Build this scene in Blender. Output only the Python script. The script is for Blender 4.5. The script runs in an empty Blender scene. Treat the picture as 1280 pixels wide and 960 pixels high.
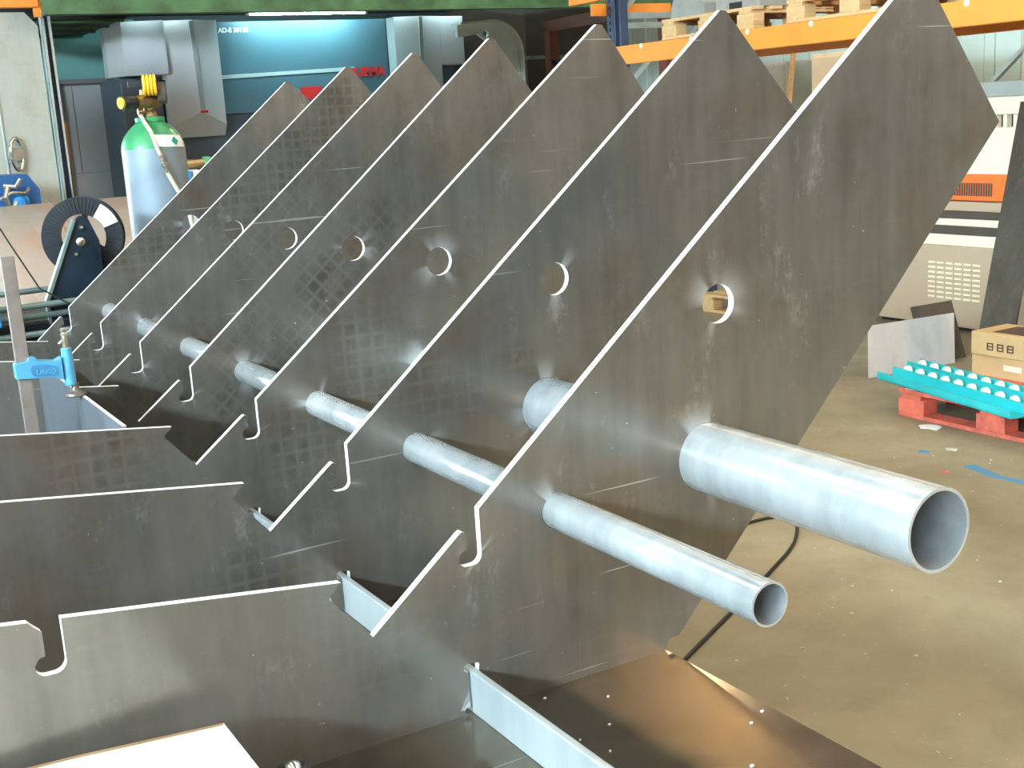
import bpy, bmesh, math, random
from math import sin, cos, pi, radians as R
from mathutils import Vector, Matrix
random.seed(7)
sc = bpy.context.scene
COL = sc.collection
H = 0.74            # top of the steel base sheet above the floor

# ------------------------------------------------------------------ materials
def newmat(name):
    m = bpy.data.materials.new(name); m.use_nodes = True
    nt = m.node_tree; b = nt.nodes['Principled BSDF']
    return m, nt, b

class NB:
    """small node helper"""
    def __init__(s, nt): s.nt = nt
    def n(s, t, **kw):
        x = s.nt.nodes.new(t)
        for k, v in kw.items(): setattr(x, k, v)
        return x
    def l(s, a, b): s.nt.links.new(a, b)
    def val(s, sock, v):
        if hasattr(v, 'links') or isinstance(v, bpy.types.NodeSocket): s.l(v, sock)
        else: sock.default_value = v
    def math(s, op, a, b=0.0, c=0.0, clamp=False):
        x = s.n('ShaderNodeMath', operation=op, use_clamp=clamp)
        s.val(x.inputs[0], a); s.val(x.inputs[1], b); s.val(x.inputs[2], c); return x.outputs[0]
    def noise(s, vec, scale, detail=3.0, rough=0.55, dist=0.0):
        x = s.n('ShaderNodeTexNoise'); s.l(vec, x.inputs['Vector'])
        x.inputs['Scale'].default_value = scale; x.inputs['Detail'].default_value = detail
        x.inputs['Roughness'].default_value = rough; x.inputs['Distortion'].default_value = dist
        return x.outputs['Fac']
    def mapping(s, vec, loc=(0,0,0), rot=(0,0,0), sca=(1,1,1)):
        x = s.n('ShaderNodeMapping'); s.l(vec, x.inputs['Vector'])
        x.inputs['Location'].default_value = loc; x.inputs['Rotation'].default_value = rot; x.inputs['Scale'].default_value = sca
        return x.outputs[0]
    def ramp(s, f, lo, hi, a=0.0, b=1.0):
        x = s.n('ShaderNodeMapRange'); x.clamp = True
        s.val(x.inputs['Value'], f); x.inputs['From Min'].default_value = lo; x.inputs['From Max'].default_value = hi
        x.inputs['To Min'].default_value = a; x.inputs['To Max'].default_value = b
        return x.outputs[0]
    def mix(s, f, a, b):
        x = s.n('ShaderNodeMix', data_type='RGBA')
        s.val(x.inputs['Factor'], f)
        for i, v in ((6, a), (7, b)):
            if isinstance(v, tuple): x.inputs[i].default_value = (*v[:3], 1)
            else: s.l(v, x.inputs[i])
        return x.outputs[2]

def plain(name, col, rough=0.5, metal=0.0, var=0.12, scale=6.0, spec=0.5, bump=0.0):
    """paint / plastic / wood with a mild noise in colour and gloss"""
    m, nt, b = newmat(name); k = NB(nt)
    co = k.n('ShaderNodeTexCoord').outputs['Object']
    n = k.noise(co, scale, 4)
    c0 = tuple(max(0, c*(1-var)) for c in col); c1 = tuple(min(1, c*(1+var)) for c in col)
    k.l(k.mix(k.ramp(n, .3, .7), c0, c1), b.inputs['Base Color'])
    k.l(k.ramp(n, .2, .8, max(.03, rough-.06), min(1, rough+.06)), b.inputs['Roughness'])
    b.inputs['Metallic'].default_value = metal
    b.inputs['Specular IOR Level'].default_value = spec
    if bump:
        bp = k.n('ShaderNodeBump'); bp.inputs['Strength'].default_value = bump; bp.inputs['Distance'].default_value = .01
        k.l(k.noise(co, scale*6, 4), bp.inputs['Height']); k.l(bp.outputs[0], b.inputs['Normal'])
    return m

def emit(name, col, st):
    m, nt, b = newmat(name)
    b.inputs['Base Color'].default_value = (.8, .8, .8, 1)
    b.inputs['Emission Color'].default_value = (*col, 1); b.inputs['Emission Strength'].default_value = st
    return m

def wood(name, c0, c1, scale=(2, 30, 30)):
    m, nt, b = newmat(name); k = NB(nt)
    co = k.n('ShaderNodeTexCoord').outputs['Object']
    n = k.noise(k.mapping(co, sca=scale), 1.5, 5, .6, .6)
    k.l(k.mix(k.ramp(n, .3, .7), c0, c1), b.inputs['Base Color']); b.inputs['Roughness'].default_value = .75
    return m

def sheet_metal(name, c0, c1, r0, r1, grid=0.0, gridrot=0.0, spots=(), smudge=1.0, dirt=(.12,.095,.06), met=.5, scr=.4):
    """cold rolled plate: metal with mill marks, packing-grid imprints, smudges, scratches and ground spots with painted flares"""
    m, nt, b = newmat(name); k = NB(nt)
    obj_co = k.n('ShaderNodeTexCoord').outputs['Object']
    rnd = k.n('ShaderNodeObjectInfo').outputs['Random']
    off = k.n('ShaderNodeCombineXYZ'); 
    for i in range(3): k.l(k.math('MULTIPLY', rnd, (37., 11., 23.)[i]), off.inputs[i])
    add = k.n('ShaderNodeVectorMath', operation='ADD'); k.l(obj_co, add.inputs[0]); k.l(off.outputs[0], add.inputs[1])
    co = add.outputs[0]
    big = k.noise(co, 2.2, 5, .6)
    streak = k.noise(k.mapping(co, sca=(14, 14, 1.6)), 1.6, 4, .6)
    fine = k.noise(co, 40, 4, .65)
    f = k.math('ADD', k.math('MULTIPLY', big, .6), k.math('MULTIPLY', streak, .4))
    col = k.mix(k.ramp(f, .32, .68), c0, c1)
    rough = k.ramp(f, .3, .7, r0, r1)
    # dirt haze
    dz = k.ramp(k.noise(co, 5, 5, .65), .52, .75, 0, .55)
    col = k.mix(dz, col, dirt)
    # packing-grid imprint (squares about 33 mm)
    if grid:
        g = k.mapping(co, rot=(0, gridrot, 0), sca=(1/.034,)*3)
        sp = k.n('ShaderNodeSeparateXYZ'); k.l(g, sp.inputs[0])
        ax = []
        for i in (0, 2):
            fr = k.math('FRACT', sp.outputs[i])
            ax.append(k.ramp(k.math('ABSOLUTE', k.math('SUBTRACT', fr, .5)), .30, .46, 1, 0))
        sq = k.math('MULTIPLY', ax[0], ax[1])
        gm = k.math('MULTIPLY', sq, k.ramp(k.noise(co, 2.7, 2), .50, .66))
        gm = k.math('MULTIPLY', gm, k.ramp(k.noise(g, .9, 1), .25, .65))
        col = k.mix(k.math('MULTIPLY', gm, grid), col, tuple(c*.6 for c in c0))
        rough = k.math('ADD', rough, k.math('MULTIPLY', gm, -.05))
    # white smudges (dried coolant) and specks
    sm = k.ramp(k.noise(k.mapping(co, sca=(1, 1, .4)), 12, 6, .75), .57, .76, 0, .40*smudge)
    sm = k.math('MULTIPLY', sm, k.ramp(k.noise(co, 2.1, 2), .40, .60))
    sm = k.math('MULTIPLY', sm, k.ramp(k.noise(co, 85, 3, .6), .36, .60))
    spk = k.ramp(k.noise(co, 75, 2, .5), .76, .80, 0, .5*smudge)
    sm = k.math('MAXIMUM', sm, spk)
    col = k.mix(sm, col, (.62, .62, .60)); rough = k.math('ADD', rough, k.math('MULTIPLY', sm, .12))
    rs = k.math('MULTIPLY', k.ramp(k.noise(co, 3.6, 3, .5), .55, .72), .5*min(1, smudge))
    col = k.mix(rs, col, tuple(c0[i]*(1.25, .85, .6)[i] for i in range(3)))
    # thin scratches
    s1 = k.noise(k.mapping(co, rot=(0, R(-35), 0), sca=(1.2, 60, 60)), 1.5, 2, .4)
    s2 = k.ramp(s1, .735, .76, 0, scr)
    col = k.mix(s2, col, (.7, .7, .68))
    # ground spots around holes: rougher bare metal, its reflected flares painted in as colour
    for (x, z, r, w, seed) in spots:
        d = k.n('ShaderNodeVectorMath', operation='SUBTRACT'); k.l(obj_co, d.inputs[0]); d.inputs[1].default_value = (x, 0, z)
        flat = k.n('ShaderNodeVectorMath', operation='MULTIPLY'); k.l(d.outputs[0], flat.inputs[0]); flat.inputs[1].default_value = (1, 0, 1)
        ln = k.n('ShaderNodeVectorMath', operation='LENGTH'); k.l(flat.outputs[0], ln.inputs[0])
        nm = k.n('ShaderNodeVectorMath', operation='NORMALIZE'); k.l(flat.outputs[0], nm.inputs[0])
        dirv = k.n('ShaderNodeVectorMath', operation='ADD'); k.l(nm.outputs[0], dirv.inputs[0]); k.l(off.outputs[0], dirv.inputs[1])
        an = k.ramp(k.noise(dirv.outputs[0], 1.0+seed*.11, 1, .5), .56, .66)
        fall = k.ramp(ln.outputs['Value'], r*.9, r+w, 1, 0)
        flare = k.math('MULTIPLY', k.math('MULTIPLY', an, k.math('MULTIPLY', fall, fall)), .55)
        col = k.mix(flare, col, (.78, .79, .80)); rough = k.math('ADD', rough, k.math('MULTIPLY', flare, .14))
    rough = k.math('MINIMUM', rough, .264) if r0 < .27 else k.math('MAXIMUM', rough, .285)
    k.l(col, b.inputs['Base Color']); k.l(rough, b.inputs['Roughness'])
    b.inputs['Metallic'].default_value = met
    bp = k.n('ShaderNodeBump'); bp.inputs['Strength'].default_value = .18; bp.inputs['Distance'].default_value = .004
    k.l(k.math('ADD', k.noise(co, 2.6, 2), k.math('MULTIPLY', fine, .02 if scr else 0.0)), bp.inputs['Height']); k.l(bp.outputs[0], b.inputs['Normal'])
    return m

FLARE_SPOTS = ((.785, .573, .033, .055, 0), (.457, .289, .029, .05, 1), (.754, .318, .059, .06, 2), (.31, .25, .012, .035, 3), (.262, .01, .02, .07, 4))
M = {}
PLATE = [sheet_metal('mill_finish_plate_%d' % i, (.125,.116,.102), (.24,.222,.192), .18, .27, g, gr, FLARE_SPOTS)
         for i, (g, gr) in enumerate(((.2, 0), (.75, 0), (.55, 0), (.8, R(42)), (.3, R(42)), (.65, 0), (.6, 0)))]
M['base'] = sheet_metal('dark_base_sheet', (.125,.105,.078), (.22,.19,.145), .14, .23, 0, 0, (), .5, (.10,.08,.05), .75)
M['long'] = sheet_metal('streaky_blue_grey_plate', (.075,.095,.115), (.24,.275,.31), .34, .5, 0, 0, (), .5)
M['edge'] = plain('bright_cut_edge', (.88,.88,.86), .6, .12, .06, 30)
M['pipe'] = sheet_metal('galvanised_pipe', (.40,.45,.46), (.84,.88,.89), .17, .26, 0, 0, (), .0, (.36,.42,.43), .68, 0)
M['pipe_in'] = plain('pipe_bore', (.40,.41,.42), .5, .6, .25, 14)
M['bar'] = sheet_metal('galvanised_flat_bar', (.42,.48,.49), (.62,.68,.70), .36, .5, 0, 0, (), .3, (.5,.57,.55), .6, .1)
M['stainless'] = sheet_metal('stainless_offcut', (.74,.75,.77), (.90,.91,.92), .40, .55, 0, 0, (), .2, (.65,.65,.65), .4, .1)
M['dark_steel'] = sheet_metal('dark_mill_scale', (.105,.088,.068), (.18,.155,.125), .35, .5, 0, 0, (), .5, (.08,.07,.06))
M['chrome'] = plain('chrome', (.75,.75,.73), .15, 1, .05)
M['zinc'] = plain('zinc_bolt', (.7,.68,.6), .3, 1, .1)
M['brown_steel'] = plain('browned_steel_bar', (.30,.26,.235), .5, .55, .2, 20)
M['clamp_blue'] = plain('clamp_blue_enamel', (.09,.34,.55), .35, 0, .12, 25)
M['clamp_deep'] = plain('clamp_recess_blue', (.05,.22,.42), .45, 0, .2, 30)
M['black'] = plain('black_plastic', (.012,.014,.018), .4, 0, .3)
M['blackmetal'] = plain('blue_black_enamel', (.012,.022,.035), .3, 0, .3)
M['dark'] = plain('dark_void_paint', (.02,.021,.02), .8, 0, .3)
M['rail'] = plain('grey_green_tube', (.20,.27,.25), .4, .5, .2)
M['white'] = plain('white_label', (.82,.83,.80), .6, 0, .04)
M['board'] = plain('white_laminate', (.74,.73,.68), .5, 0, .05, 10)
M['boardedge'] = wood('raw_board_edge', (.22,.13,.06), (.36,.22,.11))
M['cylgrey'] = plain('cylinder_grey', (.25,.31,.36), .35, .1, .14, 5)
M['cylgreen'] = plain('cylinder_green', (.05,.30,.12), .35, 0, .2, 8)
M['brass'] = plain('brass', (.36,.26,.13), .35, .85, .25, 30)
M['yellow'] = plain('yellow_rubber', (.85,.50,.03), .5, 0, .1)
M['hose'] = plain('cream_hose', (.62,.58,.46), .5, 0, .1)
M['teal_mark'] = plain('green_diamond_print', (.0,.30,.22), .6, 0, .05)
M['rust'] = None
M['sheetgrey'] = sheet_metal('dull_steel_panel', (.42,.47,.44), (.56,.58,.52), .42, .58, 0, 0, (), .2, (.36,.34,.27))
M['blue'] = plain('machine_blue', (.015,.09,.26), .4, 0, .2)
M['brightblue'] = plain('bright_blue_enamel', (.02,.25,.62), .4, 0, .1)
M['orange'] = plain('rack_orange', (.95,.31,.045), .45, 0, .06)
M['orange2'] = plain('machine_orange', (.93,.20,.04), .5, 0, .05)
M['rackblue'] = plain('rack_upright_blue', (.05,.075,.13), .45, .1, .2)
M['galv'] = plain('galvanised_brace', (.48,.55,.54), .4, .6, .15)
M['green'] = plain('mezzanine_green', (.055,.125,.055), .45, 0, .45, 5)
M['teal_wall'] = plain('teal_wall_paint', (.20,.43,.41), .7, 0, .08, 1.5)
M['greydoor'] = plain('grey_door_paint', (.46,.47,.48), .55, 0, .08, 2)
M['frame'] = plain('door_frame_paint', (.20,.20,.20), .55, 0, .08, 2)
M['mgrey'] = plain('press_light_grey', (.64,.62,.63), .42, 0, .05, 3)
M['mgrey2'] = plain('press_side_grey', (.55,.55,.58), .42, 0, .05, 3)
M['mblue'] = plain('press_panel_blue', (.085,.155,.19), .4, 0, .05, 3)
M['mslate'] = plain('press_slate', (.11,.14,.19), .5, 0, .1, 3)
M['stripe'] = plain('pale_stripe', (.48,.54,.54), .5, 0, .03)
M['red'] = plain('red_paint', (.75,.03,.03), .45, 0, .08)
M['cream'] = plain('machine_cream', (.93,.81,.60), .5, 0, .04)
M['tan'] = plain('machine_tan', (.52,.385,.26), .55, 0, .06, 3)
M['charcoal'] = plain('machine_charcoal', (.085,.068,.052), .55, 0, .1)
M['lidgrey'] = plain('lid_grey', (.40,.41,.36), .5, 0, .08)
M['palletred'] = plain('red_pallet_paint', (.66,.14,.09), .7, 0, .3, 14, bump=.2)
M['tealframe'] = plain('teal_roller_frame', (.03,.52,.55), .35, 0, .1)
M['wheel'] = plain('cream_roller_wheel', (.86,.85,.74), .5, 0, .05)
M['card'] = plain('cardboard', (.62,.40,.19), .8, 0, .1, 4)
M['cardtape'] = plain('packing_tape', (.80,.72,.58), .35, 0, .05)
M['ink'] = plain('box_print', (.10,.06,.04), .7)
M['pine'] = wood('pallet_pine', (.58,.36,.16), (.74,.50,.25))
M['stick'] = wood('orange_brown_stick', (.40,.17,.07), (.55,.26,.12))
M['concrete_block'] = plain('grey_block', (.30,.30,.27), .85, 0, .12, 10)
M['wallgrey'] = plain('grey_wall_paint', (.105,.095,.08), .85, 0, .1, .7)
M['walldark'] = plain('dark_back_wall', (.10,.105,.10), .85, 0, .15, .8)
M['wallpale'] = plain('pale_teal_cladding', (.48,.60,.57), .7, 0, .08, .8)
M['ceil'] = plain('ceiling_sheet', (.12,.11,.095), .85, 0, .1, .7)
M['redbrown'] = plain('oxide_red_steel', (.20,.05,.025), .6, 0, .2)
M['armgrey'] = plain('arm_pale_grey', (.72,.73,.70), .45, 0, .06)
M['bluetape'] = plain('blue_tape', (.08,.25,.42), .6, 0, .1)
M['chip'] = plain('chips_and_scraps', (.60,.60,.52), .8, 0, .3, 2)
M['cablebk'] = plain('black_rubber_cable', (.016,.018,.016), .5, 0, .2)
M['day'] = emit('daylight_pane', (.68, .88, 1.0), 175.0)
M['sky_fill'] = emit('fill_skylight_pane', (1.0, .94, .80), 3.4)
M['rear_fill'] = emit('fill_rear_pane', (1.0, .93, .80), 2.5)
M['fluor'] = emit('fluorescent_tube', (.50, .93, 1.0), 130.0)
M['sodium'] = emit('sodium_lamp_bulb', (1.0, .62, .25), 950.0)
M['bulb_far'] = emit('warm_lamp_bulb', (1.0, .74, .46), 420.0)
M['fluor_dim'] = emit('older_fluorescent_tube', (.62, .95, 1.0), 30.0)
M['door_day'] = emit('open_door_daylight', (.86, .96, 1.0), 15.0)

def bag_mat():
    m, nt, b = newmat('clear_plastic_film'); b.inputs['Base Color'].default_value = (.85,.88,.86,1)
    b.inputs['Roughness'].default_value = .3; b.inputs['Transmission Weight'].default_value = .35; b.inputs['IOR'].default_value = 1.2
    return m
M['bag'] = bag_mat()
def rust_mat():
    m, nt, b = newmat('rusty_copper_tank'); k = NB(nt)
    co = k.n('ShaderNodeTexCoord').outputs['Object']
    n = k.noise(co, 3.5, 6, .65, .8); n2 = k.noise(co, 9, 5, .6)
    c = k.mix(k.ramp(n, .35, .65), (.36,.325,.28), (.38,.25,.18))
    c = k.mix(k.ramp(n2, .6, .72, 0, .6), c, (.52,.42,.34))
    k.l(c, b.inputs['Base Color']); b.inputs['Roughness'].default_value = .6; b.inputs['Metallic'].default_value = .25
    return m
M['rust'] = rust_mat()
def floor_mat():
    m, nt, b = newmat('worn_concrete_floor'); k = NB(nt)
    co = k.n('ShaderNodeTexCoord').outputs['Object']
    n1 = k.noise(co, .9, 6, .6, .4); n2 = k.noise(co, 4.5, 6, .65); n3 = k.noise(co, 38, 3, .6)
    c = k.mix(k.ramp(n1, .33, .68), (.205,.168,.100), (.385,.320,.205))
    c = k.mix(k.ramp(n2, .5, .75, 0, .55), c, (.235,.220,.125))
    c = k.mix(k.ramp(k.noise(co, 2.3, 5, .7), .60, .75, 0, .5), c, (.12,.09,.055))
    c = k.mix(k.ramp(n3, .70, .76, 0, .5), c, (.5,.47,.38))
    k.l(c, b.inputs['Base Color']); k.l(k.ramp(n2, .3, .7, .42, .68), b.inputs['Roughness'])
    bp = k.n('ShaderNodeBump'); bp.inputs['Strength'].default_value = .15; bp.inputs['Distance'].default_value = .004
    k.l(n3, bp.inputs['Height']); k.l(bp.outputs[0], b.inputs['Normal'])
    return m
M['floor'] = floor_mat()

# ------------------------------------------------------------------ mesh helpers (all in world coordinates)
ROOT = {}
class MB:
    def __init__(s): s.bm = bmesh.new()
    def box(s, x0, x1, y0, y1, z0, z1, mi=0):
        vs = [s.bm.verts.new(p) for p in ((x0,y0,z0),(x1,y0,z0),(x1,y1,z0),(x0,y1,z0),(x0,y0,z1),(x1,y0,z1),(x1,y1,z1),(x0,y1,z1))]
        for f in ((3,2,1,0),(4,5,6,7),(0,1,5,4),(1,2,6,5),(2,3,7,6),(3,0,4,7)):
            s.bm.faces.new([vs[i] for i in f]).material_index = mi
        return s
    def obox(s, c, e, u, v, w):
        """oriented box: centre c, half sizes e, axes u v w"""
        u, v, w = (Vector(a).normalized() for a in (u, v, w)); c = Vector(c)
        vs = [s.bm.verts.new(c+u*e[0]*a+v*e[1]*b+w*e[2]*d) for d in (-1,1) for a, b in ((-1,-1),(1,-1),(1,1),(-1,1))]
        for f in ((3,2,1,0),(4,5,6,7),(0,1,5,4),(1,2,6,5),(2,3,7,6),(3,0,4,7)): s.bm.faces.new([vs[i] for i in f])
        return s
    def beam(s, p0, p1, w, h, up=(0,0,1)):
        p0, p1 = Vector(p0), Vector(p1); d = (p1-p0); L = d.length; d.normalize()
        side = d.cross(Vector(up)); side = side.normalized() if side.length > 1e-6 else Vector((1,0,0))
        return s.obox((p0+p1)/2, (L/2, w/2, h/2), d, side, side.cross(d))
    def frame_of(s, d):
        d = Vector(d).normalized(); a = Vector((0,0,1)) if abs(d.z) < .9 else Vector((1,0,0))
        u = d.cross(a).normalized(); return d, u, d.cross(u)
    def lathe(s, o, axis, prof, n=32, cap=True, ang=None):
        """prof: (radius, distance along axis)"""
        o = Vector(o); d, u, v = s.frame_of(axis); rings = []
        for r, t in prof:
            rings.append([s.bm.verts.new(o+d*t+(u*cos(2*pi*i/n)+v*sin(2*pi*i/n))*max(r, 1e-4)) for i in range(n)])
        for a, b in zip(rings, rings[1:]):
            for i in range(n): s.bm.faces.new((a[i], a[(i+1)%n], b[(i+1)%n], b[i]))
        if cap:
            s.bm.faces.new(list(reversed(rings[0]))); s.bm.faces.new(rings[-1])
        return s
    def cyl(s, p0, p1, r, r1=None, n=20):
        d = Vector(p1)-Vector(p0); return s.lathe(p0, d, [(r, 0), (r if r1 is None else r1, d.length)], n)
    def hollow(s, p0, p1, ro, ri, n=64):
        d = Vector(p1)-Vector(p0); L = d.length; o = Vector(p0); d, u, v = s.frame_of(d)
        rings = [[s.bm.verts.new(o+d*t+(u*cos(2*pi*i/n)+v*sin(2*pi*i/n))*r) for i in range(n)] for r, t in ((ro,0),(ro,L),(ri,L),(ri,0))]
        for k in range(4):
            a, b = rings[k], rings[(k+1)%4]
            for i in range(n):
                f = s.bm.faces.new((a[i], a[(i+1)%n], b[(i+1)%n], b[i])); f.material_index = (0, 1, 2, 1)[k]
        return s
    def tube(s, pts, r, n=10):
        pts = [Vector(p) for p in pts]; rings = []; pu = None
        for i, p in enumerate(pts):
            d = (pts[min(i+1, len(pts)-1)]-pts[max(i-1, 0)]).normalized()
            if pu is None: _, u, v = s.frame_of(d)
            else:
                u = (pu-d*pu.dot(d)).normalized(); v = d.cross(u)
            pu = u
            rings.append([s.bm.verts.new(p+(u*cos(2*pi*k/n)+v*sin(2*pi*k/n))*r) for k in range(n)])
        for a, b in zip(rings, rings[1:]):
            for k in range(n): s.bm.faces.new((a[k], a[(k+1)%n], b[(k+1)%n], b[k]))
        s.bm.faces.new(list(reversed(rings[0]))); s.bm.faces.new(rings[-1]); return s
    def prism(s, loops, o, u, v, w, t, mi_side=0, mi_face=0):
        """2-D loops (first = outline, rest = holes) in axes u,v at origin o, extruded by t along w"""
        cu = bpy.data.curves.new('tmp', 'CURVE'); cu.dimensions = '2D'; cu.fill_mode = 'BOTH'; cu.extrude = t/2
        for lp in loops:
            sp = cu.splines.new('POLY'); sp.points.add(len(lp)-1); sp.use_cyclic_u = True
            for q, p in zip(sp.points, lp): q.co = (p[0], p[1], 0, 1)
        ob = bpy.data.objects.new('tmp', cu); me = bpy.data.meshes.new_from_object(ob)
        o, u, v, w = Vector(o), Vector(u), Vector(v), Vector(w)
        t2 = bmesh.new(); t2.from_mesh(me)
        bmesh.ops.remove_doubles(t2, verts=t2.verts, dist=1e-5)
        mp = {}
        for vv in t2.verts: mp[vv] = s.bm.verts.new(o+u*vv.co.x+v*vv.co.y+w*(vv.co.z+t/2))
        for f in t2.faces:
            try: nf = s.bm.faces.new([mp[x] for x in f.verts])
            except ValueError: continue
            nf.material_index = mi_face if abs(f.normal.z) > .5 else mi_side
        t2.free(); bpy.data.objects.remove(ob); bpy.data.curves.remove(cu); bpy.data.meshes.remove(me); return s
    def build(s, name, mat, parent=None, smooth=False, bevel=0.0, origin=None):
        bmesh.ops.recalc_face_normals(s.bm, faces=s.bm.faces[:])
        if parent is not None: o = ROOT[parent]
        elif origin is not None: o = Vector(origin)
        else:
            vs = [v.co for v in s.bm.verts]
            o = Vector(((min(v.x for v in vs)+max(v.x for v in vs))/2, (min(v.y for v in vs)+max(v.y for v in vs))/2, min(v.z for v in vs)))
        bmesh.ops.translate(s.bm, verts=s.bm.verts[:], vec=-o)
        me = bpy.data.meshes.new(name); s.bm.to_mesh(me); s.bm.free()
        for m in (mat if isinstance(mat, (list, tuple)) else [mat]): me.materials.append(m)
        ob = bpy.data.objects.new(name, me); COL.objects.link(ob)
        if parent is not None: ob.parent = parent
        else: ob.location = o
        ROOT[ob] = o
        if smooth:
            for p in me.polygons: p.use_smooth = True
            try: me.set_sharp_from_angle(angle=R(38))
            except Exception: pass
        if bevel:
            b = ob.modifiers.new('edge', 'BEVEL'); b.width = bevel; b.segments = 2; b.limit_method = 'ANGLE'
        return ob

def tag(o, label, cat, group=None):
    o['label'] = label; o['category'] = cat
    if group: o['group'] = group
    return o
def thing(name, loc, label, cat, group=None):
    o = bpy.data.objects.new(name, None); COL.objects.link(o); o.location = loc; o.empty_display_size = .05
    ROOT[o] = Vector(loc); return tag(o, label, cat, group)
def struct(name, mb, mat, **k):
    o = mb.build(name, mat, **k)
    if o.parent is None: o['kind'] = 'structure'
    return o
def text(s, size, o, u, v, depth, name, mat, parent, bold=0.0, align='LEFT'):
    """raised lettering: baseline origin o, reading direction u, up v"""
    cu = bpy.data.curves.new('tmp', 'FONT'); cu.body = s; cu.size = size; cu.extrude = depth; cu.offset = bold; cu.align_x = align
    ob = bpy.data.objects.new('tmp', cu); me = bpy.data.meshes.new_from_object(ob)
    u, v = Vector(u).normalized(), Vector(v).normalized(); w = u.cross(v); o = Vector(o)-ROOT[parent]
    for q in me.vertices: q.co = o+u*q.co.x+v*q.co.y+w*q.co.z
    bpy.data.objects.remove(ob); bpy.data.curves.remove(cu)
    me.materials.clear(); me.materials.append(mat); me.name = name
    t = bpy.data.objects.new(name, me); COL.objects.link(t); t.parent = parent; ROOT[t] = ROOT[parent]; return t

def arc(cx, cz, r, a0, a1, n=8):
    return [(cx+r*cos(R(a0+(a1-a0)*i/n)), cz+r*sin(R(a0+(a1-a0)*i/n))) for i in range(n+1)]
def circle(cx, cz, r, n=40): return [(cx+r*cos(2*pi*i/n), cz+r*sin(2*pi*i/n)) for i in range(n)]

# ------------------------------------------------------------------ the setting
X0, X1, Y0, Y1, ZC = -8.0, 8.6, -9.0, 13.4, 6.6
struct('floor', MB().box(X0-.2, X1+.2, Y0-.2, Y1+.2, -.1, 0), M['floor'], origin=(0,0,0))
# ceiling with four unseen skylight strips, added as fill light
sky = [(-5.2, -3.6), (-1.6, -.2), (2.6, 4.2), (6.2, 7.8)]
ys0, ys1 = -7.0, 5.6
mb = MB(); xs = X0-.2
for a, b in sky: mb.box(xs, a, ys0, ys1, ZC, ZC+.15); xs = b
mb.box(xs, X1+.2, ys0, ys1, ZC, ZC+.15).box(X0-.2, X1+.2, Y0-.2, ys0, ZC, ZC+.15).box(X0-.2, X1+.2, ys1, Y1+.2, ZC, ZC+.15)
struct('ceiling', mb, M['ceil'], origin=(0,0,ZC))
wn = 1
for a, b in sky:
    w = struct('window_%d' % wn, MB().box(a, b, ys0, ys1, ZC+.10, ZC+.13), M['sky_fill']); wn += 1
    fr = MB()
    for i in range(8):
        y = ys0+(ys1-ys0)*i/7; fr.box(a, b, y-.03, y+.03, ZC+.02, ZC+.09)
    fr.build('window_frame', M['galv'], w)
# left wall with a long clerestory strip
zw0, zw1, yw0, yw1 = 4.05, 4.95, -8.4, 1.8
struct('wall_left', MB().box(X0-.2, X0, Y0-.2, Y1+.2, 0, zw0).box(X0-.2, X0, Y0-.2, Y1+.2, zw1, ZC).box(X0-.2, X0, Y0-.2, yw0, zw0, zw1)
       .box(X0-.2, X0, yw1, Y1+.2, zw0, zw1), M['wallgrey'], origin=(X0,0,0))
for i in range(5):
    a = yw0+(yw1-yw0)*i/5; b = yw0+(yw1-yw0)*(i+1)/5
    w = struct('window_%d' % wn, MB().box(X0-.16, X0-.13, a+.04, b-.04, zw0+.04, zw1-.04), M['day']); wn += 1
    MB().box(X0-.18, X0-.02, a, a+.04, zw0, zw1).box(X0-.18, X0-.02, b-.04, b, zw0, zw1).box(X0-.18, X0-.02, a+.04, b-.04, zw0, zw0+.04)\
        .box(X0-.18, X0-.02, a+.04, b-.04, zw1-.04, zw1).build('window_frame', M['frame'], w)
# wall behind the camera, its two unseen windows added for fill light
mb = MB(); zr0, zr1 = 2.6, 4.4
rw = [(-6.2, -2.6), (1.0, 4.6)]
mb.box(X0, X1, Y0-.2, Y0, 0, zr0).box(X0, X1, Y0-.2, Y0, zr1, ZC); xs = X0
for a, b in rw: mb.box(xs, a, Y0-.2, Y0, zr0, zr1); xs = b
mb.box(xs, X1, Y0-.2, Y0, zr0, zr1)
struct('wall_rear', mb, M['wallgrey'], origin=(0,Y0,0))
for a, b in rw:
    w = struct('window_%d' % wn, MB().box(a+.05, b-.05, Y0-.14, Y0-.12, zr0+.05, zr1-.05), M['rear_fill']); wn += 1
    fr = MB()
    for i in range(4):
        x = a+(b-a-.06)*i/3; fr.box(x, x+.06, Y0-.11, Y0-.02, zr0, zr1)
    fr.box(a, b, Y0-.11, Y0-.02, zr0, zr0+.06).box(a, b, Y0-.11, Y0-.02, zr1-.06, zr1)
    fr.build('window_frame', M['frame'], w)
struct('wall_right', MB().box(X1, X1+.2, Y0-.2, Y1+.2, 0, ZC), M['wallgrey'], origin=(X1,0,0))
mb = MB()
for i in range(24):
    y = 2.4+i*.37; mb.box(X1-.03, X1, y, y+.36, 0, 2.7).box(X1-.045, X1-.03, y+.10, y+.2, 0, 2.7)
struct('wall_right', mb, M['wallpale'], origin=(X1,0,0))
struct('wall_back', MB().box(-2.9, X1, Y1, Y1+.2, 0, ZC).box(X0, -7.6, Y1, Y1+.2, 0, ZC).box(-7.6, -2.9, Y1, Y1+.2, 4.6, ZC), M['walldark'], origin=(0,Y1,0))
w = struct('window_%d' % wn, MB().box(-7.55, -2.95, Y1+.16, Y1+.18, .05, 4.55), M['door_day']); wn += 1
fr = MB()
for k in range(6): fr.box(-7.6+.91*k, -7.55+.91*k, Y1+.06, Y1+.15, 0, 4.6)
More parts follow.
